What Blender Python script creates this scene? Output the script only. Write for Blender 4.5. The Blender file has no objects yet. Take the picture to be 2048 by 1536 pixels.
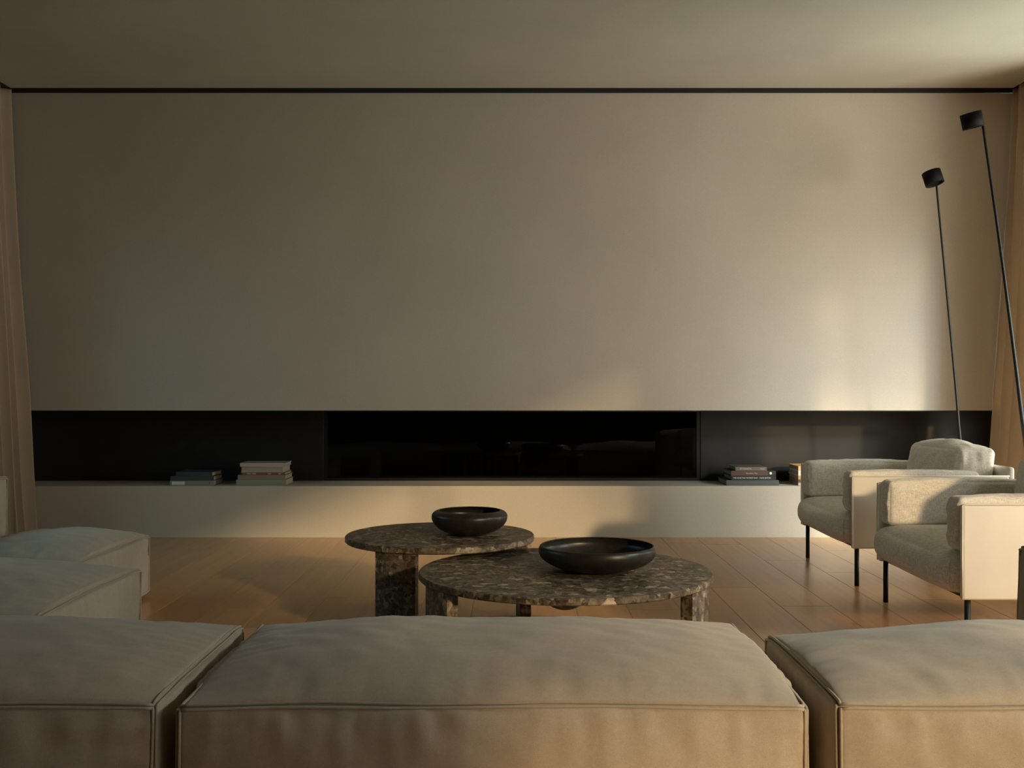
import bpy, bmesh, math, random
from mathutils import Vector, Matrix, noise
R = math.radians
sc = bpy.context.scene
COL = sc.collection
random.seed(7)

# ------------------------------------------------------------------ camera
cam_d = bpy.data.cameras.new('camera'); cam = bpy.data.objects.new('camera', cam_d); COL.objects.link(cam)
cam.location = (0, 0, 1.0); cam.rotation_euler = (R(90), 0, 0)
cam_d.sensor_width = 36.0; cam_d.lens = 2100 / 2048 * 36.0
cam_d.shift_y = 8 / 2048; cam_d.clip_start = .05; cam_d.clip_end = 200
sc.camera = cam
# ------------------------------------------------------------------ view, world, sun, sky light, fill lamps
vs = sc.view_settings
vs.view_transform = 'Standard'; vs.look = 'None'; vs.gamma = 1; vs.use_curve_mapping = False
vs.exposure = 0.0
sc.cycles.use_denoising = True
sc.cycles.max_bounces = 10; sc.cycles.diffuse_bounces = 6; sc.cycles.glossy_bounces = 4
sc.cycles.transparent_max_bounces = 16
sc.cycles.sample_clamp_indirect = 6
w = bpy.data.worlds.new('world'); sc.world = w; w.use_nodes = True
nt = w.node_tree; bg = nt.nodes['Background']
bg.inputs['Color'].default_value = (.42, .46, .42, 1); bg.inputs['Strength'].default_value = .02

SUN_DIR = Vector((-.69, 1.0, -.295)).normalized()
sd = bpy.data.lights.new('sun', 'SUN'); sun = bpy.data.objects.new('sun', sd); COL.objects.link(sun)
sun.rotation_euler = SUN_DIR.to_track_quat('-Z', 'Y').to_euler(); sun.location = (8, -8, 5)
sd.energy = 2.9; sd.angle = R(2.4); sd.color = (1.0, .72, .40)

def area(name, loc, aim, sx, sy, power, color, spread=180):
    d = bpy.data.lights.new(name, 'AREA'); o = bpy.data.objects.new(name, d); COL.objects.link(o)
    d.shape = 'RECTANGLE'; d.size = sx; d.size_y = sy; d.energy = power; d.color = color; d.spread = R(spread)
    o.location = loc; v = Vector(aim) - Vector(loc); o.rotation_euler = v.to_track_quat('-Z', 'Y').to_euler()
    return o
area('sky_beside_sun', (5.9, 2.2, 3.5), (2.8, 7.0, .7), 1.1, .9, 620, (.80, .97, 1.0))
area('sky_light_near', (5.7, -2.2, 3.4), (1.0, 2.0, .3), 2.4, 1.6, 225, (.97, 1.0, .97))
area('chair_fill', (5.5, -.4, 1.3), (1.7, 5.6, .5), 1.6, 1.6, 7, (1.0, .90, .74), 85)  # added fill lamp for chair faces turned to the camera
area('far_window_daylight', (5.3, 5.5, 1.1), (1.5, 5.3, 1.9), 2.0, 1.8, 105, (.88, 1.0, .92))
area('wall_fill_right', (5.2, 3.6, 1.1), (2.2, 6.8, 1.1), 1.8, 1.8, 92, (1.0, .90, .78))  # added fill lamp, brightens the right part of the back wall
area('wall_fill_mid', (4.9, 4.4, 1.1), (.6, 7.0, .9), 1.2, 1.6, 84, (1.0, .90, .74))  # extra fill added to lift the middle of the back wall and ledge
area('sky_light_left', (-5.6, 4.0, 3.0), (-2.0, 4.4, .3), 4.0, 2.0, 55, (.42, .90, 1.0))

# ------------------------------------------------------------------ materials
def mat(name, color, rough=.6, metal=0, spec=.5):
    m = bpy.data.materials.new(name); m.use_nodes = True
    b = m.node_tree.nodes['Principled BSDF']
    b.inputs['Base Color'].default_value = (*color, 1); b.inputs['Roughness'].default_value = rough
    b.inputs['Metallic'].default_value = metal; b.inputs['Specular IOR Level'].default_value = spec
    return m
def N(m, t, **kw):
    n = m.node_tree.nodes.new(t)
    for k, v in kw.items():
        if k in n.inputs: n.inputs[k].default_value = v
        else: setattr(n, k, v)
    return n
def L(m, a, b): m.node_tree.links.new(a, b)
def P(m): return m.node_tree.nodes['Principled BSDF']
def coords(m, scale=(1, 1, 1), kind='Object', rot=(0, 0, 0)):
    tc = N(m, 'ShaderNodeTexCoord'); mp = N(m, 'ShaderNodeMapping')
    mp.inputs['Scale'].default_value = scale; mp.inputs['Rotation'].default_value = rot
    L(m, tc.outputs[kind], mp.inputs['Vector']); return mp.outputs['Vector']
def ramp(m, fac, stops):
    r = N(m, 'ShaderNodeValToRGB'); el = r.color_ramp.elements
    while len(el) < len(stops): el.new(.5)
    for e, (p, c) in zip(el, stops): e.position = p; e.color = (*c, 1)
    L(m, fac, r.inputs['Fac']); return r.outputs['Color']
def bump(m, h, strength, dist=.01, prev=None):
    b = N(m, 'ShaderNodeBump'); b.inputs['Strength'].default_value = strength; b.inputs['Distance'].default_value = dist
    L(m, h, b.inputs['Height'])
    if prev: L(m, prev, b.inputs['Normal'])
    return b.outputs['Normal']
def mixc(m, fac, a, b, mode='MIX'):
    n = N(m, 'ShaderNodeMix', data_type='RGBA', blend_type=mode)
    for s, v in ((0, fac), (6, a), (7, b)):
        if isinstance(v, (int, float)): n.inputs[s].default_value = v
        elif isinstance(v, tuple): n.inputs[s].default_value = (*v, 1)
        else: L(m, v, n.inputs[s])
    return n.outputs[2]
def tint(c, k): return tuple(max(0, min(1, x * k)) for x in c)

def plaster(name, c, rough=.85):
    m = mat(name, c, rough, spec=.25); v = coords(m)
    n1 = N(m, 'ShaderNodeTexNoise', Scale=1.3, Detail=6, Roughness=.6); L(m, v, n1.inputs['Vector'])
    n2 = N(m, 'ShaderNodeTexNoise', Scale=160, Detail=3); L(m, v, n2.inputs['Vector'])
    col = ramp(m, n1.outputs['Fac'], [(.3, tint(c, .94)), (.7, tint(c, 1.05))])
    g = ramp(m, n2.outputs['Fac'], [(.3, (.90, .90, .90)), (.7, (1, 1, 1))])
    L(m, mixc(m, 1.0, col, g, 'MULTIPLY'), P(m).inputs['Base Color'])
    L(m, bump(m, n2.outputs['Fac'], .12, .002), P(m).inputs['Normal'])
    return m
M_wall = plaster('warm_plaster', (.50, .455, .385))
M_ceil = plaster('ceiling_plaster', (.49, .47, .405))
M_ledge = plaster('ledge_plaster', (.52, .47, .385))
M_lowbounce = plaster('low_bounce_wall', (.10, .08, .06), .6)  # unseen walls made dark on purpose, to cut bounced light
M_dark = mat('shadow_gap_black', (.012, .011, .010), .8)

def fabric(name, c, weave=900, rib=0, bumpk=.25, var=.12):
    m = mat(name, c, .95, spec=.15); v = coords(m)
    P(m).inputs['Sheen Weight'].default_value = .15; P(m).inputs['Sheen Roughness'].default_value = .5
    n1 = N(m, 'ShaderNodeTexNoise', Scale=3.0, Detail=5, Roughness=.6); L(m, v, n1.inputs['Vector'])
    n2 = N(m, 'ShaderNodeTexNoise', Scale=weave, Detail=2); L(m, v, n2.inputs['Vector'])
    n3 = N(m, 'ShaderNodeTexNoise', Scale=60, Detail=4, Roughness=.7); L(m, v, n3.inputs['Vector'])
    col = ramp(m, n1.outputs['Fac'], [(.3, tint(c, 1 - var * .5)), (.7, tint(c, 1 + var * .5))])
    g = ramp(m, n2.outputs['Fac'], [(.32, (.82, .82, .82)), (.62, (1, 1, 1))])
    g2 = ramp(m, n3.outputs['Fac'], [(.3, (.92, .91, .90)), (.65, (1, 1, 1))])
    col = mixc(m, 1.0, col, g, 'MULTIPLY'); col = mixc(m, 1.0, col, g2, 'MULTIPLY')
    h = bump(m, n2.outputs['Fac'], bumpk, .002)
    if rib:
        v2 = coords(m, (rib, rib, rib * .12))
        n4 = N(m, 'ShaderNodeTexNoise', Scale=1.0, Detail=2); L(m, v2, n4.inputs['Vector'])
        v3 = coords(m, (rib * .15, rib * .15, rib))
        n5 = N(m, 'ShaderNodeTexNoise', Scale=1.0, Detail=2); L(m, v3, n5.inputs['Vector'])
        col = mixc(m, 1.0, col, ramp(m, n4.outputs['Fac'], [(.34, (.80, .79, .77)), (.58, (1, 1, 1))]), 'MULTIPLY')
        col = mixc(m, 1.0, col, ramp(m, n5.outputs['Fac'], [(.36, (.84, .83, .82)), (.56, (1, 1, 1))]), 'MULTIPLY')
        h = bump(m, n4.outputs['Fac'], .3, .002, h)
    L(m, col, P(m).inputs['Base Color']); L(m, h, P(m).inputs['Normal'])
    return m
M_sofa = fabric('sofa_wool', (.45, .375, .285), 700)
M_chair = fabric('chair_weave', (.97, .92, .84), 450, rib=330, bumpk=.35)
M_curtain = fabric('curtain_linen', (.62, .52, .40), 700, bumpk=.12)
def sheer(m, k):
    nt_ = m.node_tree; o = [n for n in nt_.nodes if n.type == 'OUTPUT_MATERIAL'][0]
    tr = nt_.nodes.new('ShaderNodeBsdfTranslucent'); mx = nt_.nodes.new('ShaderNodeMixShader'); mx.inputs[0].default_value = k
    tr.inputs[0].default_value = (.80, .66, .48, 1)
    nt_.links.new(P(m).outputs[0], mx.inputs[1]); nt_.links.new(tr.outputs[0], mx.inputs[2]); nt_.links.new(mx.outputs[0], o.inputs['Surface'])
sheer(M_curtain, .4)
M_pipe = fabric('sofa_piping', (.43, .36, .275), 900)

def leather():
    m = mat('cream_leather', (.84, .74, .60), .42, spec=.45); v = coords(m)
    n = N(m, 'ShaderNodeTexVoronoi', Scale=420); L(m, v, n.inputs['Vector'])
    n1 = N(m, 'ShaderNodeTexNoise', Scale=5, Detail=4); L(m, v, n1.inputs['Vector'])
    L(m, ramp(m, n1.outputs['Fac'], [(.3, (.74, .70, .63)), (.7, (.80, .76, .68))]), P(m).inputs['Base Color'])
    L(m, bump(m, n.outputs['Distance'], .12, .001), P(m).inputs['Normal'])
    return m
M_leather = leather()
M_black = mat('black_powder_coat', (.010, .010, .010), .5, spec=.3)

def wood(i, k):
    base = (.54 * k, .285 * k, .120 * k)
    m = mat('oak_plank_%d' % i, base, .34, spec=.5)
    tc = N(m, 'ShaderNodeTexCoord'); mp = N(m, 'ShaderNodeMapping')
    mp.inputs['Scale'].default_value = (26, 1.6, 10); mp.inputs['Location'].default_value = (i * 3.1, i * 1.7, 0)
    L(m, tc.outputs['Object'], mp.inputs['Vector'])
    oi = N(m, 'ShaderNodeObjectInfo')
    add = N(m, 'ShaderNodeVectorMath', operation='MULTIPLY_ADD')
    L(m, oi.outputs['Random'], add.inputs[0]); add.inputs[1].default_value = (40, 40, 40); L(m, mp.outputs['Vector'], add.inputs[2])
    n = N(m, 'ShaderNodeTexNoise', Scale=1.0, Detail=4, Roughness=.5, Distortion=.5); L(m, add.outputs[0], n.inputs['Vector'])
    n2 = N(m, 'ShaderNodeTexNoise', Scale=3, Detail=2, Roughness=.5); L(m, add.outputs[0], n2.inputs['Vector'])
    c = ramp(m, n.outputs['Fac'], [(.3, tint(base, .84)), (.5, base), (.72, tint(base, 1.12))])
    c = mixc(m, 1.0, c, ramp(m, n2.outputs['Fac'], [(.30, (.92, .90, .88)), (.6, (1, 1, 1))]), 'MULTIPLY')
    br = N(m, 'ShaderNodeMapRange'); L(m, oi.outputs['Random'], br.inputs['Value']); br.inputs['To Min'].default_value = .94; br.inputs['To Max'].default_value = 1.06
    hs = N(m, 'ShaderNodeHueSaturation'); L(m, c, hs.inputs['Color']); L(m, br.outputs[0], hs.inputs['Value'])
    L(m, hs.outputs['Color'], P(m).inputs['Base Color'])
    rr = N(m, 'ShaderNodeMapRange'); L(m, n2.outputs['Fac'], rr.inputs['Value']); rr.inputs['To Min'].default_value = .27; rr.inputs['To Max'].default_value = .31
    P(m).inputs['Coat Weight'].default_value = .35; P(m).inputs['Coat Roughness'].default_value = .28
    L(m, rr.outputs[0], P(m).inputs['Roughness'])
    L(m, bump(m, n.outputs['Fac'], .015, .001), P(m).inputs['Normal'])
    return m
M_wood = [wood(0, 1.0), wood(1, .97), wood(2, 1.03)]

def stone():
    m = mat('breccia_stone', (.2, .17, .14), .42, spec=.4); v = coords(m)
    wn = N(m, 'ShaderNodeTexNoise', Scale=14, Detail=4); L(m, v, wn.inputs['Vector'])
    sub = N(m, 'ShaderNodeVectorMath', operation='MULTIPLY_ADD'); L(m, wn.outputs['Color'], sub.inputs[0]); sub.inputs[1].default_value = (.03, .03, .03); L(m, v, sub.inputs[2])
    a = N(m, 'ShaderNodeTexVoronoi', Scale=34, Randomness=1); L(m, sub.outputs[0], a.inputs['Vector'])
    b = N(m, 'ShaderNodeTexVoronoi', Scale=75, Randomness=1); L(m, sub.outputs[0], b.inputs['Vector'])
    sa = N(m, 'ShaderNodeSeparateColor'); L(m, a.outputs['Color'], sa.inputs[0])
    sb = N(m, 'ShaderNodeSeparateColor'); L(m, b.outputs['Color'], sb.inputs[0])
    ca = ramp(m, sa.outputs[0], [(0, (.016, .013, .010)), (.3, (.058, .046, .035)), (.62, (.12, .098, .076)), (.85, (.20, .17, .135)), (.96, (.42, .37, .31))])
    cb = ramp(m, sb.outputs[1], [(0, (.028, .022, .017)), (.5, (.092, .075, .057)), (.9, (.16, .135, .105)), (1, (.30, .27, .22))])
    k = N(m, 'ShaderNodeTexNoise', Scale=22, Detail=6, Roughness=.7); L(m, v, k.inputs['Vector'])
    f = ramp(m, k.outputs['Fac'], [(.42, (0, 0, 0)), (.56, (1, 1, 1))])
    L(m, mixc(m, 1.0, mixc(m, f, ca, cb), (1.0, .90, .76), 'MULTIPLY'), P(m).inputs['Base Color'])
    L(m, bump(m, b.outputs['Distance'], .12, .002), P(m).inputs['Normal'])
    return m
M_stone = stone()
def ceramic():
    m = mat('black_ceramic', (.015, .013, .010), .36, spec=.3); v = coords(m)
    n = N(m, 'ShaderNodeTexNoise', Scale=30, Detail=6, Roughness=.7); L(m, v, n.inputs['Vector'])
    L(m, ramp(m, n.outputs['Fac'], [(.3, (.009, .008, .006)), (.7, (.022, .019, .014))]), P(m).inputs['Base Color'])
    L(m, bump(m, n.outputs['Fac'], .1, .003), P(m).inputs['Normal'])
    return m
M_bowl = ceramic()
def panelmat():
    m = mat('blackened_panel', (.022, .018, .015), .38, spec=.3); v = coords(m)
    n = N(m, 'ShaderNodeTexNoise', Scale=9, Detail=7, Roughness=.7); L(m, v, n.inputs['Vector'])
    L(m, ramp(m, n.outputs['Fac'], [(.3, (.010, .0085, .007)), (.7, (.018, .0155, .0125))]), P(m).inputs['Base Color'])
    L(m, ramp(m, n.outputs['Fac'], [(.3, (.42,) * 3), (.7, (.6,) * 3)]), P(m).inputs['Roughness'])
    return m
M_panel = panelmat()
M_fire = mat('firebox_black', (.006, .006, .006), .6)
M_shade = mat('lamp_matt_black', (.006, .006, .006), .7, spec=.12)
M_metal = mat('bronze_black_metal', (.03, .027, .024), .4, metal=.7)
def glass(name, tintc, refl):
    m = bpy.data.materials.new(name); m.use_nodes = True; nt = m.node_tree; nt.nodes.clear()
    o = nt.nodes.new('ShaderNodeOutputMaterial'); t = nt.nodes.new('ShaderNodeBsdfTransparent'); g = nt.nodes.new('ShaderNodeBsdfGlossy')
    t.inputs[0].default_value = (*tintc, 1); g.inputs['Roughness'].default_value = .02; g.inputs[0].default_value = (refl, refl, refl, 1)
    mx = nt.nodes.new('ShaderNodeMixShader'); f = nt.nodes.new('ShaderNodeFresnel'); f.inputs[0].default_value = 1.5
    ge = nt.nodes.new('ShaderNodeNewGeometry'); sb = nt.nodes.new('ShaderNodeMath'); sb.operation = 'SUBTRACT'; sb.inputs[0].default_value = 1
    mu = nt.nodes.new('ShaderNodeMath'); mu.operation = 'MULTIPLY'
    nt.links.new(ge.outputs['Backfacing'], sb.inputs[1]); nt.links.new(sb.outputs[0], mu.inputs[0]); nt.links.new(f.outputs[0], mu.inputs[1])
    nt.links.new(mu.outputs[0], mx.inputs[0]); nt.links.new(t.outputs[0], mx.inputs[1]); nt.links.new(g.outputs[0], mx.inputs[2]); nt.links.new(mx.outputs[0], o.inputs[0])
    return m
M_fglass = glass('smoked_fire_glass', (.35, .33, .31), .55)
M_wglass = glass('window_glass', (1, 1, 1), 1.0)

# ------------------------------------------------------------------ object helpers
def obj(name, bm, m, parent=None, smooth=False, kind=None):
    me = bpy.data.meshes.new(name); bm.normal_update(); bm.to_mesh(me); bm.free()
    if smooth:
        for p in me.polygons: p.use_smooth = True
    me.materials.append(m); o = bpy.data.objects.new(name, me); COL.objects.link(o)
    if parent: o.parent = parent
    if kind: o['kind'] = kind
    return o
def thing(name, label, cat, loc=(0, 0, 0), rz=0, group=None):
    o = bpy.data.objects.new(name, None); COL.objects.link(o); o.location = loc; o.rotation_euler = (0, 0, rz)
    o.empty_display_size = .1; o['label'] = label; o['category'] = cat
    if group: o['group'] = group
    return o
def box(bm, x0, x1, y0, y1, z0, z1, bev=0, seg=2):
    vs_ = [bm.verts.new((x, y, z)) for x in (x0, x1) for y in (y0, y1) for z in (z0, z1)]
    fs = [bm.faces.new([vs_[i] for i in q]) for q in ((0, 1, 3, 2), (4, 6, 7, 5), (0, 4, 5, 1), (2, 3, 7, 6), (0, 2, 6, 4), (1, 5, 7, 3))]
    if bev:
        es = {e for f in fs for e in f.edges}
        bmesh.ops.bevel(bm, geom=list(es), offset=bev, segments=seg, profile=.5, affect='EDGES')
    return bm
def mkbox(*a, **k): return box(bmesh.new(), *a, **k)
def tube(bm, pts, r, seg=12, cap=True):
    pts = [Vector(p) for p in pts]; rings = []
    prev = None
    for i, p in enumerate(pts):
        d = (pts[min(i + 1, len(pts) - 1)] - pts[max(i - 1, 0)]).normalized()
        if prev is None:
            up = Vector((0, 0, 1)) if abs(d.z) < .9 else Vector((1, 0, 0)); a = d.cross(up).normalized()
        else: a = (prev - d * prev.dot(d)).normalized()
        prev = a; b = d.cross(a); rr = r[i] if isinstance(r, (list, tuple)) else r
        rings.append([bm.verts.new(p + (a * math.cos(t) + b * math.sin(t)) * rr) for t in [2 * math.pi * j / seg for j in range(seg)]])
    for A, B in zip(rings, rings[1:]):
        for j in range(seg): bm.faces.new((A[j], A[(j + 1) % seg], B[(j + 1) % seg], B[j]))
    if cap: bm.faces.new(rings[0][::-1]); bm.faces.new(rings[-1])
    return bm
def lathe(bm, prof, seg=96):
    rings = []
    for r, z in prof:
        rings.append([bm.verts.new((0, 0, z))] if r < 1e-6 else [bm.verts.new((r * math.cos(2 * math.pi * j / seg), r * math.sin(2 * math.pi * j / seg), z)) for j in range(seg)])
    for A, B in zip(rings, rings[1:]):
        for j in range(seg):
            a = [A[j % len(A)], A[(j + 1) % len(A)], B[(j + 1) % len(B)], B[j % len(B)]]
            a = [v for i, v in enumerate(a) if v not in a[:i]]
            if len(a) > 2: bm.faces.new(a)
    bmesh.ops.recalc_face_normals(bm, faces=bm.faces)
    return bm
def fbm(p, o=3):
    s, a = 0, 1
    for _ in range(o): s += a * noise.noise(p); p = p * 2.03; a *= .5
    return s

# a stuffed pad: box dims, per-face bulge (xn,xp,yn,yp,zn,zp), wrinkles that die away from the seams
def pad_point(u, v, r, D):
    """u,v,r in [-1,1]^3 on the surface of the cube -> point"""
    x0, x1, y0, y1, z0, z1 = D['box']; bu = D['bulge']; sd = D['seed']
    hx, hy, hz = (x1 - x0) / 2, (y1 - y0) / 2, (z1 - z0) / 2
    p = Vector(((x0 + x1) / 2 + u * hx, (y0 + y1) / 2 + v * hy, (z0 + z1) / 2 + r * hz))
    so = Vector((sd * 3.7, sd * 1.3, sd * 5.1)); pw = D.get('pw', .5); wr = D.get('wr', .004); ww = D.get('ww', .10)
    def prof(a, b): return ((1 - a * a) * (1 - b * b)) ** pw if abs(a) < 1 and abs(b) < 1 else 0
    e = 1 - 1e-6
    ta = D.get('pinch', .0)
    # seams pulled in a little at mid-length, corners stay out
    if ta:
        p.x -= u * ta * ((1 - v * v) * .6 + (1 - r * r) * .4) * (abs(u) ** 3)
        p.y -= v * ta * ((1 - u * u) * .6 + (1 - r * r) * .4) * (abs(v) ** 3)
        p.z -= r * ta * (((1 - u * u) + (1 - v * v)) * .35) * (abs(r) ** 3)
    ar = D.get('arch', 0)
    if ar:
        k = (r + 1) / 2
        p.z += k * (ar * (1 - v * v) ** .75 * (.28 + .72 * abs(u) ** 2.5))
        ear = (abs(u) * abs(v)) ** 14 * (abs(r) ** 6)
        p.x += math.copysign(.007 * ear, u); p.y += math.copysign(.007 * ear, v); p.z += .006 * ear * (1 if r > 0 else 0)
        p.x += u * (.006 + (D.get('bow', 0) if u > 0 else 0)) * (1 - v * v) * k; p.z -= .006 * (1 - u * u) * k * max(0, -v) ** 4; p.z -= .016 * k * max(0, v) ** 5 * (.3 + .7 * abs(u) ** 6)
    rd = D.get('rad', 0)
    if rd:
        c0 = Vector(((x0 + x1) / 2, (y0 + y1) / 2, (z0 + z1) / 2)); h3 = Vector((hx, hy, hz)); l = p - c0
        q = Vector([max(-(h3[k] - min(rd, h3[k] * .9)), min(h3[k] - min(rd, h3[k] * .9), l[k])) for k in range(3)]); e3 = l - q
        if e3.length > 1e-9: p = c0 + q + e3.normalized() * min(rd, e3.length)
    p += Vector((noise.noise(p * 2.3 + so), noise.noise(p * 2.3 + so + Vector((9, 0, 0))), noise.noise(p * 2.3 + so + Vector((0, 9, 0))))) * D.get('wob', .006)
    lump = D.get('lump', .1)
    for ax, (a, b, s, ha, hb) in enumerate(((v, r, u, hy, hz), (u, r, v, hx, hz), (u, v, r, hx, hy))):
        if abs(s) < e: continue
        k = bu[ax * 2 + (1 if s > 0 else 0)]
        f = prof(a, b)
        q = p * D.get('lf', 5.0) + so
        d = k * f * (1 + lump * 2.2 * noise.noise(q))
        # wrinkles run perpendicular to each near seam
        da, db = (1 - abs(a)) * ha, (1 - abs(b)) * hb      # metric distance to the two kinds of seam
        A, B = a * ha, b * hb
        w1 = math.exp(-db / ww) * noise.noise(Vector((A * 26, B * 4 + 7, sd + ax * 3)))
        w2 = math.exp(-da / ww) * noise.noise(Vector((B * 26 + 5, A * 4, sd + ax * 5)))
        w3 = .4 * noise.noise(Vector((A * 13 + B * 6, B * 11 + sd, ax)))
        d += wr * (w1 + w2 + w3) * min(1, f * 2.2) * 1.6
        n = Vector((0, 0, 0)); n[ax] = 1 if s > 0 else -1
        p = p + n * d
    return p
def pad(name, D, m, parent=None, n=40):
    bm = bmesh.new(); verts = {}
    def g(i, nn):
        t = -1 + 2 * i / nn
        return math.copysign(1 - (1 - abs(t)) ** 1.35, t)      # denser toward the seams
    nn = n
    def V(i, j, k):
        key = (i, j, k)
        if key not in verts: verts[key] = bm.verts.new(pad_point(g(i, nn), g(j, nn), g(k, nn), D))
        return verts[key]
    for a in range(nn):
        for b in range(nn):
            for s in (0, nn):
                for q in (((s, a, b), (s, a + 1, b), (s, a + 1, b + 1), (s, a, b + 1)),
                          ((a, s, b), (a, s, b + 1), (a + 1, s, b + 1), (a + 1, s, b)),
                          ((a, b, s), (a + 1, b, s), (a + 1, b + 1, s), (a, b + 1, s))):
                    f = [V(*t) for t in q]
                    bm.faces.new(f if s else f[::-1])
    if 'round' in D:
        for _ in range(D['round']): bmesh.ops.smooth_vert(bm, verts=bm.verts, factor=.5, use_axis_x=True, use_axis_y=True, use_axis_z=True)
    bmesh.ops.recalc_face_normals(bm, faces=bm.faces)
    if 'xf' in D:
        for v in bm.verts: v.co = D['xf'](v.co)
    return obj(name, bm, m, parent, True)
def seam_pts(D, fa, fb, n=60, out=.004):
    pts = []
    x0, x1, y0, y1, z0, z1 = D['box']; c = Vector(((x0 + x1) / 2, (y0 + y1) / 2, (z0 + z1) / 2))
    for i in range(n + 1):
        t = i / n; q = [fa[k] + (fb[k] - fa[k]) * t for k in range(3)]
        p = pad_point(*q, D)
        o = Vector([q[k] if abs(q[k]) > .999 and fa[k] == fb[k] else 0 for k in range(3)])
        if o.length: p += o.normalized() * out
        if 'xf' in D: p = D['xf'](p)
        pts.append(p)
    return pts
EDGES_TOP = [((-1, -1, 1), (1, -1, 1)), ((1, -1, 1), (1, 1, 1)), ((1, 1, 1), (-1, 1, 1)), ((-1, 1, 1), (-1, -1, 1))]
EDGES_VERT = [((a, b, -1), (a, b, 1)) for a in (-1, 1) for b in (-1, 1)]
EDGES_BOT = [((-1, -1, -1), (1, -1, -1)), ((1, -1, -1), (1, 1, -1)), ((1, 1, -1), (-1, 1, -1)), ((-1, 1, -1), (-1, -1, -1))]
def piping(D, edges, r, m, parent, name='piping', double=.0045, n=50):
    bm = bmesh.new()
    for fa, fb in edges:
        base = seam_pts(D, fa, fb, n, r * .35)
        if not double: tube(bm, base, r, 8); continue
        fixed = [k for k in range(3) if fa[k] == fb[k]]
        for k, other in ((fixed[0], fixed[1]), (fixed[1], fixed[0])):
            o = Vector((0, 0, 0)); o[k] = fa[k] * double; o[other] = -fa[other] * double * .4
            jit = [Vector((0, 0, 0)) + o * (1 + .35 * noise.noise(p * 9)) for p in base]
            tube(bm, [p + j for p, j in zip(base, jit)], r, 8)
    return obj(name, bm, m, parent, True)

# ------------------------------------------------------------------ setting
XW, YW, ZC = 3.47, 7.02, 2.996
fl = obj('floor', mkbox(-XW - .3, XW + .3, -4.3, 7.6, -.12, -.016), M_dark, kind='structure')
PW = .235
i = 0
x = -XW
row = 0
while x < XW - .01:
    xe = min(x + PW, XW); y = -.6 - random.random() * 1.6
    while y < YW + .02:
        ln = random.choice((1.5, 1.9, 2.2, 2.4)); ye = min(y + ln, YW + .05)
        o = obj('plank', mkbox(x + .0006, xe - .0006, y + .0006, ye - .0006, -.016, 0, bev=.0012, seg=1), M_wood[random.randrange(3)], fl)
        y = ye
        i += 1
        if ye >= YW + .05: break
    x = xe; row += 1
rb = bmesh.new(); box(rb, -XW, XW, -4.2, -2.25, -.016, -.002)
obj('floor_rear_boards', rb, M_wood[0], fl)

obj('ceiling', mkbox(-3.335, 3.335, -4.2, 6.985, ZC, ZC + .12), M_ceil, kind='structure')
obj('trim_1', mkbox(-XW - .1, XW + .1, -4.2, 7.5, ZC + .1205, ZC + .18), M_dark, kind='structure')   # black cover, shade painted in above the ceiling gap
bm = bmesh.new(); box(bm, -XW, XW, 7.012, 7.018, 2.972, ZC + .12)
obj('trim_2', bm, M_dark, kind='structure')  # black strip painted in as the shade of the wall-to-ceiling gap

bm = bmesh.new()
box(bm, -XW - .1, XW + .1, YW, 7.46, .8496, 2.972)
box(bm, -XW - .1, XW + .1, 7.46, 7.6, 0, 3.1)
box(bm, -XW - .1, -3.44, YW, 7.46, .0, .8494); box(bm, 3.44, XW + .1, YW, 7.46, .0, .8494)
wb = obj('wall_back', bm, M_wall, kind='structure')
for (a, b) in ((-3.438, -1.332), (1.332, 3.438)):
    obj('cladding_panel', mkbox(a, b, 7.42, 7.455, .3445, .849, bev=.002, seg=1), M_panel, wb)
obj('niche_soffit', mkbox(-3.438, 3.438, 7.03, 7.455, .8435, .8492), M_panel, wb)

lg = thing('hearth_ledge', 'long low plaster ledge running under the black niche', 'ledge')
obj('ledge_front', mkbox(-3.438, 3.438, 7.02, 7.05, 0, .3445, bev=.002), M_ledge, lg)
obj('ledge_top', mkbox(-3.438, 3.438, 7.0505, 7.419, .30, .3444), M_ledge, lg)

fp = thing('fireplace', 'wide black glass-fronted linear fireplace set in the niche', 'fireplace', (0, 7.42, .3445))
bm = bmesh.new()
box(bm, -1.328, 1.328, .002, .035, 0, .02); box(bm, -1.328, 1.328, .002, .035, .485, .504)
box(bm, -1.328, -1.305, .002, .035, .02, .485); box(bm, 1.305, 1.328, .002, .035, .02, .485)
obj('frame', bm, M_metal, fp)
obj('glass_pane', mkbox(-1.304, 1.304, .012, .016, .021, .484), M_fglass, fp)
bm = bmesh.new(); box(bm, -1.304, 1.304, .036, .039, .021, .484); obj('firebox_back', bm, M_fire, fp)
bm = bmesh.new(); box(bm, -1.25, 1.25, .018, .034, .021, .031); obj('burner_strip', bm, M_metal, fp)

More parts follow.
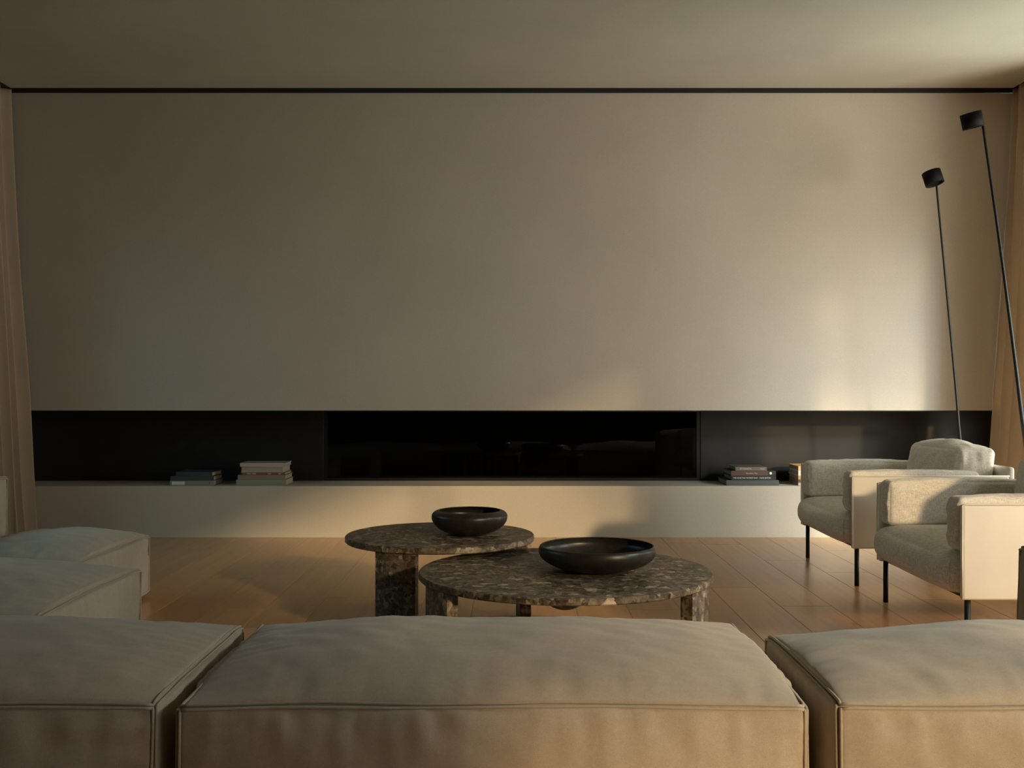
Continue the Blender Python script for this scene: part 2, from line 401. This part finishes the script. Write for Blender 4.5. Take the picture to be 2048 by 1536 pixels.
# side walls with openings, rear wall
def side_wall(name, s, openings, ztop, wm=M_wall):
    bm = bmesh.new(); xa, xb = sorted((s * XW, s * (XW + .12)))
    ys = [-4.2] + [v for o in openings for v in o] + [7.01]
    for a, b in zip(ys[0::2], ys[1::2]):
        if b - a > .01: box(bm, xa, xb, a, b, 0, ztop)
    box(bm, xa, xb, -4.2, 7.01, ztop, 3.1)
    return obj(name, bm, wm, kind='structure')
WR = [(-3.0, 3.2), (4.76, 6.7)]
WL = [(3.4, 6.6)]
HEAD = 2.9
side_wall('wall_right', 1, WR, HEAD); side_wall('wall_left', -1, WL, 2.3, M_lowbounce)
obj('wall_rear', mkbox(-XW - .12, XW + .12, -4.32, -4.201, 0, 3.1), M_lowbounce, kind='structure')
def window(idx, s, ya, yb, zt, nm):
    wdw = bpy.data.objects.new('window_%d' % idx, None); COL.objects.link(wdw); wdw['kind'] = 'structure'
    xa, xb = sorted((s * (XW + .04), s * (XW + .09))); f = .035
    bm = bmesh.new()
    box(bm, xa, xb, ya, yb, .0, f); box(bm, xa, xb, ya, yb, zt - f, zt)
    n = nm + 1; ys = [ya + (yb - ya) * i / n for i in range(n + 1)]
    for k, y in enumerate(ys):
        y = min(max(y, ya + f / 2), yb - f / 2); box(bm, xa, xb, y - f / 2, y + f / 2, f, zt - f)
    obj('window_frame', bm, M_black, wdw)
    for k in range(n):
        xm = (xa + xb) / 2
        obj('pane', mkbox(xm - .002, xm + .002, ys[k] + f / 2, ys[k + 1] - f / 2, f, zt - f), M_wglass, wdw)
window(1, 1, -3.0, 3.2, HEAD, 2); window(2, 1, 4.76, 6.7, HEAD, 0)
ev = obj('trim_5', mkbox(XW + .121, XW + 1.2, -4.3, 7.6, 2.72, 2.98), M_wall, kind='structure')   # unseen overhang added outside the right windows to cut the sun; window(3, -1, 3.4, 6.6, 2.3, 1)

# curtains: pleated cloth, spreading into the room toward the hem
def curtain(name, label, s, ya, yb, seed, xt, xbm, amp=.045):
    bm = bmesh.new(); nu, nv = 150, 60; G = []
    for j in range(nv + 1):
        t = j / nv; z = .012 + (2.985 - .012) * (1 - t); row = []
        for i in range(nu + 1):
            a = i / nu; y = ya + (yb - ya) * a
            sp = t ** 1.25
            ph = a * (yb - ya) / .115 * 2 * math.pi + .9 * noise.noise(Vector((a * 3, t * .8, seed))) * (1 + t)
            fold = math.sin(ph) * amp * (.55 + .6 * t) + .03 * t * noise.noise(Vector((a * 6, t * 2.4, seed + 4)))
            xx = xt + (xbm - xt) * sp * (.45 + .55 * a) - fold + .012 * math.sin(ph * .31 + 2)
            yy = y + .25 * amp * math.cos(ph * 1.0) * (.5 + t)
            row.append(bm.verts.new((s * xx, min(yy, 7.010), z)))
        G.append(row)
    for j in range(nv):
        for i in range(nu): bm.faces.new((G[j][i], G[j][i + 1], G[j + 1][i + 1], G[j + 1][i]))
    bmesh.ops.recalc_face_normals(bm, faces=bm.faces)
    o = obj(name, bm, M_curtain, None, True)
    o['label'] = label; o['category'] = 'curtain'; o['group'] = 'floor-length linen curtains'
    md = o.modifiers.new('solid', 'SOLIDIFY'); md.thickness = .003
    return o
curtain('curtain', 'beige floor-length pleated curtain at the right wall beside the lamps', 1, 6.25, 7.0, 3.2, 3.34, 3.17)
curtain('curtain', 'dim pleated floor-length curtain at the left wall behind the sofa', -1, 6.15, 7.0, 8.1, 3.36, 3.20)
for s, lab in ((1, 'r'), (-1, 'l')):
    a, b = sorted((s * 3.34, s * 3.46))
    obj('trim_%d' % (3 if s > 0 else 4), mkbox(a, b, -4.1, 7.0, 2.99, 3.05), M_dark, kind='structure')

# ------------------------------------------------------------------ sofa modules
def sofa_module(name, label, cat, D, group, n=64, bot=False):
    x0, x1, y0, y1, z0, z1 = D['box']; cx, cy = (x0 + x1) / 2, (y0 + y1) / 2
    D = dict(D); D['box'] = (x0 - cx, x1 - cx, y0 - cy, y1 - cy, z0, z1)
    t = thing(name, label, cat, (cx, cy, 0), D.get('rz', 0), group)
    pad('upholstered_body', D, M_sofa, t, n)
    piping(D, EDGES_TOP + EDGES_VERT + EDGES_BOT, .0036, M_pipe, t, 'piping', .0052)
    for a in (-1, 1):
        for b in (-1, 1):
            X, Y = a * ((x1 - x0) / 2 - .09), b * ((y1 - y0) / 2 - .09)
            obj('glide_foot', tube(bmesh.new(), [(X, Y, 0), (X, Y, z0 + .03)], .022, 12), M_black, t)
    return t
GS = 'beige sofa modules'
FB = dict(arch=.062, bulge=(.022, .022, .036, .03, 0, .080), pw=.55, wr=.006, ww=.09, wob=.010, lump=.07, lf=3.2, pinch=.004, rad=.012)
sofa_module('sofa_module', 'wide beige sofa seat module at front centre, backed to the viewer', 'sofa', dict(FB, bow=.028, box=(-.740, .652, 2.315, 3.10, .02, .30), seed=1), GS, 84)
sofa_module('sofa_module', 'beige sofa seat module at the front left corner', 'sofa', dict(FB, box=(-2.15, -.79, 2.315, 3.10, .02, .30), seed=2.3), GS, 76)
sofa_module('sofa_module', 'beige sofa seat module at the front right, beside a dark gap', 'sofa', dict(FB, box=(.722, 2.12, 2.315, 2.98, .02, .303), seed=4.1, rz=0), GS, 76)
sofa_module('sofa_module', 'nearer dim sofa seat module on the left side', 'sofa', dict(FB, box=(-2.55, -1.45, 3.22, 4.10, .02, .298), seed=5.7, wr=.008), GS, 64)
sofa_module('sofa_module', 'farther bluish-lit sofa seat module on the left near the ledge', 'sofa', dict(FB, box=(-2.33, -1.735, 4.20, 5.02, .02, .296), seed=6.4, wr=.008), GS, 64)
BB = dict(FB, bulge=(.02, .02, .03, .03, 0, .045), arch=.012)
sofa_module('sofa_backrest_block', 'tall sofa backrest block at the left edge beside the curtain', 'sofa', dict(BB, box=(-3.1, -2.42, 4.20, 5.02, .02, .58), seed=7.7), 'tall sofa backrest blocks', 40)
sofa_module('sofa_backrest_block', 'tall sofa backrest block cut by the right edge near the armchair', 'sofa', dict(BB, box=(1.62, 2.15, 3.04, 3.36, .02, .492), seed=8.9), 'tall sofa backrest blocks', 40)

# ------------------------------------------------------------------ coffee tables
def coffee_table(label, cx, cy, R_, ztop, th, angles, hub=False):
    t = thing('coffee_table', label, 'table', (cx, cy, 0), 0, 'round stone coffee tables')
    prof = [(0, ztop - th), (R_ - .004, ztop - th), (R_, ztop - th + .004), (R_, ztop - .004), (R_ - .004, ztop), (0, ztop)]
    obj('tabletop', lathe(bmesh.new(), prof, 160), M_stone, t)
    zb = ztop - th
    bm = bmesh.new(); lathe(bm, [(R_ - .13, zb - .012), (R_ - .09, zb - .012), (R_ - .09, zb - .0005), (R_ - .13, zb - .0005), (R_ - .13, zb - .012)], 96)
    obj('support_ring', bm, M_black, t)
    for a in angles:                                   # curved stone slabs that follow the rim
        bm = bmesh.new(); half = .095 / R_; n = 14; ro, ri = R_ - .012, R_ - .058
        rows = []
        for k in range(n + 1):
            an = R(a) + half * (2 * k / n - 1)
            rows.append([bm.verts.new((rr * math.cos(an), rr * math.sin(an), z)) for rr, z in ((ro, 0), (ro, zb - .0005), (ri, zb - .0005), (ri, 0))])
        for A, B in zip(rows, rows[1:]):
            for q in range(4): bm.faces.new((A[q], A[(q + 1) % 4], B[(q + 1) % 4], B[q]))
        bm.faces.new(rows[0][::-1]); bm.faces.new(rows[-1])
        bmesh.ops.recalc_face_normals(bm, faces=bm.faces)
        obj('leg', bm, M_stone, t)
    if hub:
        bm = bmesh.new(); pr = [(0, -.125)] + [(.115 * math.sin(R(q)), -.125 * math.cos(R(q))) for q in range(12, 91, 6)] + [(0, 0)]
        lathe(bm, [(r, zb - .0006 + z) for r, z in pr], 48); obj('underside_hub', bm, M_stone, t, True)
    return t
T1 = (.198, 3.93, .546, .32); T2 = (-.309, 4.515, .404, .372)
coffee_table('larger round speckled stone coffee table in front, with the wide bowl', *T1, .024, (-28, 208), hub=True)
coffee_table('smaller taller round stone coffee table behind, with the small bowl', *T2, .026, (6, 126, 246))

def bowl(label, x, y, z, prof):
    t = thing('bowl', label, 'bowl', (x, y, z), 0, 'black ceramic bowls')
    obj('bowl_shell', lathe(bmesh.new(), prof, 128), M_bowl, t, True)
def bowlprof(Rm, h, zw, rim, foot, th):
    outer = []
    for q in range(0, 19):                      # from foot up to widest
        a = q / 18 * math.pi / 2
        outer.append((foot + (Rm - foot) * math.sin(a) ** 1.15, .001 + zw * (1 - math.cos(a))))
    for q in range(1, 11):
        a = q / 10 * R(78)
        outer.append((rim + (Rm - rim) * math.cos(a) - 0, zw + (h - zw) * math.sin(a)))
    inner = [(r - th * .9, z + th * .2 if z < zw else z - th * .15) for r, z in reversed(outer[2:])]
    inner = [(max(r, 0.001), max(z, th)) for r, z in inner]
    return [(0, .001)] + outer + [(outer[-1][0] - th * .35, outer[-1][1] + .001)] + inner + [(0, th)]
bowl('small black bowl with inturned rim on the smaller stone table', -.182, 4.50, T2[3], bowlprof(.163, .105, .078, .130, .046, .009))
bowl('wide shallow black bowl on the larger stone table', .318, 3.92, T1[3], bowlprof(.219, .094, .072, .209, .066, .008))

# ------------------------------------------------------------------ armchairs (front toward -x; local origin: near front foot corner on the floor)
def armchair(label, ox, oy, seed):
    t = thing('armchair', label, 'chair', (ox, oy, 0), 0, 'cream leather and fabric armchairs')
    W, Dp = .93, .79
    bm = bmesh.new(); box(bm, 0, Dp, 0, .032, .19, .555, bev=.011, seg=3); obj('side_panel', bm, M_leather, t, True)
    bm = bmesh.new(); box(bm, 0, Dp, W - .032, W, .19, .555, bev=.011, seg=3); obj('side_panel', bm, M_leather, t, True)
    bm = bmesh.new(); box(bm, Dp - .005, Dp + .03, .005, W - .005, .19, .60, bev=.012, seg=3); obj('back_panel', bm, M_leather, t, True)
    for o in [c for c in t.children if c.type == 'MESH']: o.data.materials[0] = M_leather
    # welted edge along each side panel
    for yy in (.0, W):
        bm = bmesh.new(); tube(bm, [(.0, yy, .194), (-.001, yy, .36), (.0, yy, .553), (.02, yy, .5565), (.4, yy, .5575), (Dp, yy, .5565)], .0035, 8); obj('welt', bm, M_leather, t, True)
    base = mkbox(.03, Dp - .01, .034, W - .034, .188, .20); obj('seat_base', base, M_black, t)
    def soft(name, bx, bulge, sd_, rnd=2, n=34, **k):
        D = dict(box=bx, bulge=bulge, seed=sd_ + seed, pw=.85, wr=.0055, ww=.06, wob=.006, lump=.22, lf=6, pinch=.004, round=rnd + 3); D.update(k)
        o = pad(name, D, M_chair, t, n); return o, D
    o, D = soft('seat_cushion', (-.05, .60, .036, W - .036, .200, .368), (.032, 0, 0, 0, .02, .026), 1, 22, 44, rad=.074)
    for sy in (-1, 1): piping(D, [((-1, sy, -1), (-1, sy, 1))], .0022, M_chair, o, 'piping', 0, 20)
    soft('arm_cushion', (.0, .66, .036, .145, .37, .575), (.020, 0, .0, .030, 0, .012), 2, 0, 40, rad=.022, wr=.007)
    soft('arm_cushion', (.002, .66, W - .145, W - .036, .37, .575), (.020, 0, .030, .0, 0, .014), 3, 0, 40, rad=.022, wr=.007)
    def lean(p):
        k = (p.z - .37) / .35
        return Vector((p.x + .045 * k, p.y, p.z))
    soft('back_cushion', (.545, .75, .13, W - .15, .365, .685), (.05, .04, .035, .03, 0, .036), 4, 0, 44, rad=.03, wr=.010, xf=lean)
    for a, b in ((.03, .025), (.03, W - .025), (Dp - .03, .025), (Dp - .03, W - .025)):
        bm = bmesh.new(); tube(bm, [(a, b, 0), (a, b, .192)], .0115, 16); obj('leg', bm, M_black, t, True)
    return t
armchair('farther cream leather armchair with grey-beige cushions, by the ledge', 1.712, 5.28, 0)
armchair('nearer cream leather armchair with grey-beige cushions, cut by right edge', 1.716, 4.0, 20)

# ------------------------------------------------------------------ floor lamps
def floor_lamp(label, pts, shade_c, tiltx, att, r):
    t = thing('floor_lamp', label, 'lamp', (pts[0][0], pts[0][1], 0), 0, 'slender black floor lamps')
    o = Vector((pts[0][0], pts[0][1], 0))
    bm = bmesh.new(); lathe(bm, [(0, 0), (.14, 0), (.142, .004), (.142, .012), (.138, .016), (0, .016)], 64); obj('base', bm, M_black, t)
    P0 = [Vector(p) - o for p in pts]; P0[0].z = .014
    # smooth the stem through the points
    q = []
    for i in range(len(P0) - 1):
        a, b, c, d = P0[max(i - 1, 0)], P0[i], P0[i + 1], P0[min(i + 2, len(P0) - 1)]
        for k in range(10):
            s = k / 10; q.append(.5 * ((2 * b) + (c - a) * s + (2 * a - 5 * b + 4 * c - d) * s * s + (-a + 3 * b - 3 * c + d) * s ** 3))
    q.append(P0[-1])
    tube_b = tube(bmesh.new(), q, [r * (1.15 - .45 * i / (len(q) - 1)) for i in range(len(q))], 12); obj('stem', tube_b, M_black, t, True)
    bm = bmesh.new(); R1, hh = .0565, .041
    lathe(bm, [(0, hh - .02), (R1 - .006, hh - .02), (R1 - .006, hh), (R1, hh), (R1, -hh), (R1 - .006, -hh), (R1 - .006, -hh + .012), (0, -hh + .012)], 64)
    s = obj('lamp_shade', bm, M_shade, t); s.location = Vector(shade_c) - o; s.rotation_euler = (R(tiltx[0]), R(tiltx[1]), 0)
    for p in s.data.polygons: p.use_smooth = abs(p.normal.z) < .3
def px(x, y, d): return ((x - 1024) * d / 2100, d, 1 - (y - 776) * d / 2100)
dA, dB = 6.5, 5.75
floor_lamp('shorter black floor lamp behind the farther armchair', [px(1941, 776 + 2100 / dA, dA), px(1920, 875, dA), px(1912, 780, dA), px(1895, 600, dA), px(1873, 372, dA)], px(1866, 356, dA), (-12, -13), None, .0085)
floor_lamp('taller curved black floor lamp nearest the right curtain', [px(2084, 776 + 2100 / dB, dB), px(2046, 850, dB), px(2030, 720, dB), px(2000, 490, dB), px(1966, 252, dB)], px(1944, 241, dB), (4, -14), None, .0105)

# ------------------------------------------------------------------ books
def bmat(c, r=.55): return mat('book_cover', c, r)
M_page = mat('book_pages', (.36, .31, .24), .9)
PXM = 7.06 / 2100
def book(x0p, x1p, z0, th, dep, cover, label, group, yoff=0, rot=0, pages_front=False, text=None, tcol=(.75, .73, .68), extra=None):
    xa, xb = (x0p - 1024) * PXM, (x1p - 1024) * PXM; wd = xb - xa; h = wd / 2
    t = thing('book', label, 'book', ((xa + xb) / 2, 7.062 + yoff, z0), rot, group)
    c = bmat(cover); bm = bmesh.new(); ct = min(.003, th * .14)
    box(bm, -h, h, 0, dep, 0, ct); box(bm, -h, h, 0, dep, th - ct, th)
    if pages_front: box(bm, -h, h, dep - ct, dep, ct, th - ct)
    else: box(bm, -h, h, 0, ct, ct, th - ct)
    obj('cover', bm, c, t)
    a, b = (.006, dep - ct) if pages_front else (ct, dep - .005)
    obj('page_block', mkbox(-h + .004, h - .004, a, b, ct + .0001, th - ct - .0001), M_page, t)
    if text:
        tm = mat('spine_lettering', tcol, .6)
        for s, xc, wmax, hh in text:
            cu = bpy.data.curves.new('lettering', 'FONT'); cu.body = s; cu.size = hh * 1.35; cu.align_x = 'CENTER'; cu.align_y = 'CENTER'
            to = bpy.data.objects.new('lettering_source', cu); COL.objects.link(to)
            bpy.context.view_layer.update()
            me = bpy.data.meshes.new_from_object(to); bpy.data.objects.remove(to)
            xs = [v.co.x for v in me.vertices]; k = min(1.0, wmax / (max(xs) - min(xs)))
            for v in me.vertices: v.co = Vector((v.co.x * k + xc, -.0006, v.co.y + th / 2))
            me.materials.clear(); me.materials.append(tm)
            lo = bpy.data.objects.new('spine_lettering', me); COL.objects.link(lo); lo.parent = t
    if extra: extra(t, h, th)
    return t
Z0 = .3450
# left low stack
G1 = 'books in the low dark stack at left'
z = Z0
def white_label(t, h, th):
    obj('spine_label', mkbox(-h + .012, -h + .098, -.0007, -.0001, .004, th - .005), mat('spine_label', (.62, .68, .62), .6), t)
book(340, 428, z, .031, .22, (.24, .23, .18), 'grey book with a white spine label, bottom of the left stack', G1, text=[('8', .118, .01, .012)], tcol=(.05, .05, .04), extra=white_label); z += .0315
book(340, 427, z, .030, .22, (.055, .055, .05), 'charcoal book in the middle of the left dark stack', G1, .004); z += .0305
book(350, 424, z, .027, .20, (.05, .05, .065), 'dark blue-black book on top of the left dark stack', G1, .01, R(-3)); z = Z0
G2 = 'books in the pale stack on the ledge left of the fireplace'
book(472, 572, z, .038, .24, (.27, .25, .19), 'thick grey-green book, bottom of the pale stack', G2); z += .0385
book(475, 570, z, .030, .235, (.24, .19, .145), 'brown book second from bottom of the pale stack', G2, .006); z += .0305
def blocks(t, h, th):
    for k, (a, b) in enumerate(((-.11, -.085), (-.075, -.05), (.03, .05), (.10, .118))):
        obj('spine_print', mkbox(a, b, -.0006, -.0001, .005, th - .005), mat('spine_print', (.45, .38, .28), .6), t)
book(483, 569, z, .018, .22, (.20, .075, .045), 'thin reddish-brown book with pale spine marks in the pale stack', G2, .008, extra=blocks); z += .0185
book(481, 566, z, .038, .21, (.50, .48, .36), 'thick cream book with pages showing, second from top of the pale stack', G2, .006, pages_front=True); z += .0385
book(480, 571, z, .024, .22, (.42, .36, .30), 'pale pinkish-grey book topping the pale stack', G2, .002, R(2)); z = Z0
G3 = 'books in the dark stack near the armchairs'
book(1453, 1558, z, .034, .30, (.07, .075, .07), 'wide slate-grey book, bottom of the dark stack near the armchairs', G3, 0); z += .0345
book(1464, 1553, z, .029, .27, (.012, .012, .012), 'black book with white spine title in the dark stack', G3, .008,
     text=[('THE HOUSE THAT PINTEREST BUILT', -.0555, .166, .0095), ('DIANE KEATON', .0756, .074, .0105)], tcol=(.8, .78, .72)); z += .0295
def dot(t, h, th):
    bm = bmesh.new(); bmesh.ops.create_circle(bm, cap_ends=True, segments=20, radius=.0085, matrix=Matrix.Translation((.116, -.0006, th / 2)) @ Matrix.Rotation(R(90), 4, 'X'))
    obj('spine_roundel', bm, mat('spine_roundel', (.85, .82, .74), .6), t)
    obj('spine_panel', mkbox(-h + .001, .098, -.0005, -.0001, .001, th - .001), mat('spine_panel', (.10, .045, .030), .5), t)
book(1463, 1553, z, .033, .26, (.02, .017, .013), 'brown and black book with a white dot on its spine', G3, .012, text=[('Barcelona Pop', -.012, .075, .010)], tcol=(.55, .40, .32), extra=dot); z += .0335
book(1472, 1535, z, .025, .22, (.13, .105, .08), 'smaller taupe book topping the dark stack', G3, .016, text=[('ART COLLECTOR', -.037, .08, .009), ('ITALIA', .076, .03, .009)], tcol=(.6, .56, .42)); z = Z0
G4 = 'books in the colourful stack behind the armchair'
for th, c, lab in ((.017, (.55, .42, .33), 'thin pinkish book, bottom of the stack behind the armchair'), (.022, (.13, .045, .02), 'dark red book second from bottom behind the armchair'),
                   (.026, (.55, .32, .14), 'tan book in the middle of the stack behind the armchair'), (.032, (.68, .68, .58), 'white book second from top behind the armchair'), (.030, (.80, .46, .18), 'orange book topping the stack behind the armchair')):
    book(1597, 1678, z, th, .25, c, lab, G4, random.uniform(0, .006)); z += th + .0005

# ------------------------------------------------------------------ unseen trees added outside the right windows to break up the low sun
M_leaf = mat('leaf_green', (.07, .11, .04), .6); M_bark = mat('bark', (.12, .09, .06), .9)
def tree(label, x, y, zc, rad, nleaf, seed):
    rnd = random.Random(seed); t = thing('sun_blocker_tree', label, 'tree', (x, y, -.1), 0, 'unseen trees added to break up the sun')
    z1 = zc + .1
    obj('trunk', tube(bmesh.new(), [(0, 0, 0), (.04, .03, z1 * .5), (0, -.02, z1)], [.06, .045, .03], 10), M_bark, t, True)
    bm = bmesh.new()
    for _ in range(nleaf):
        while True:
            p = Vector((rnd.uniform(-1, 1), rnd.uniform(-1, 1), rnd.uniform(-1, 1)))
            if p.length < 1: break
        if noise.noise(p * 2.2 + Vector((seed, 0, 0))) < -.12: continue
        c = Vector((p.x * rad, p.y * rad, z1 + p.z * rad * .75)); d = Vector((rnd.gauss(0, 1), rnd.gauss(0, 1), rnd.gauss(0, .6))).normalized()
        e = d.cross(Vector((rnd.gauss(0, 1), rnd.gauss(0, 1), rnd.gauss(0, 1)))).normalized(); l, w_ = .07, .022
        bm.faces.new([bm.verts.new(c - d * l), bm.verts.new(c + e * w_), bm.verts.new(c + d * l), bm.verts.new(c - e * w_)])
    obj('foliage', bm, M_leaf, t, kind='stuff')
tree('unseen tree added to thin the sun through the far right window', 7.0, .6, 3.45, .85, 3200, 3)
tree('unseen tree added to blur the sun through the near right window', 6.3, -1.0, 3.25, .8, 900, 11)
tree('unseen tree added to keep the sun off the left floor', 6.4, -6.8, 3.55, .72, 1500, 21)
obj('ground_outside', mkbox(XW + .13, 14, -12, 12, -.3, -.1), mat('terrace_ground', (.20, .20, .13), .9), kind='structure')
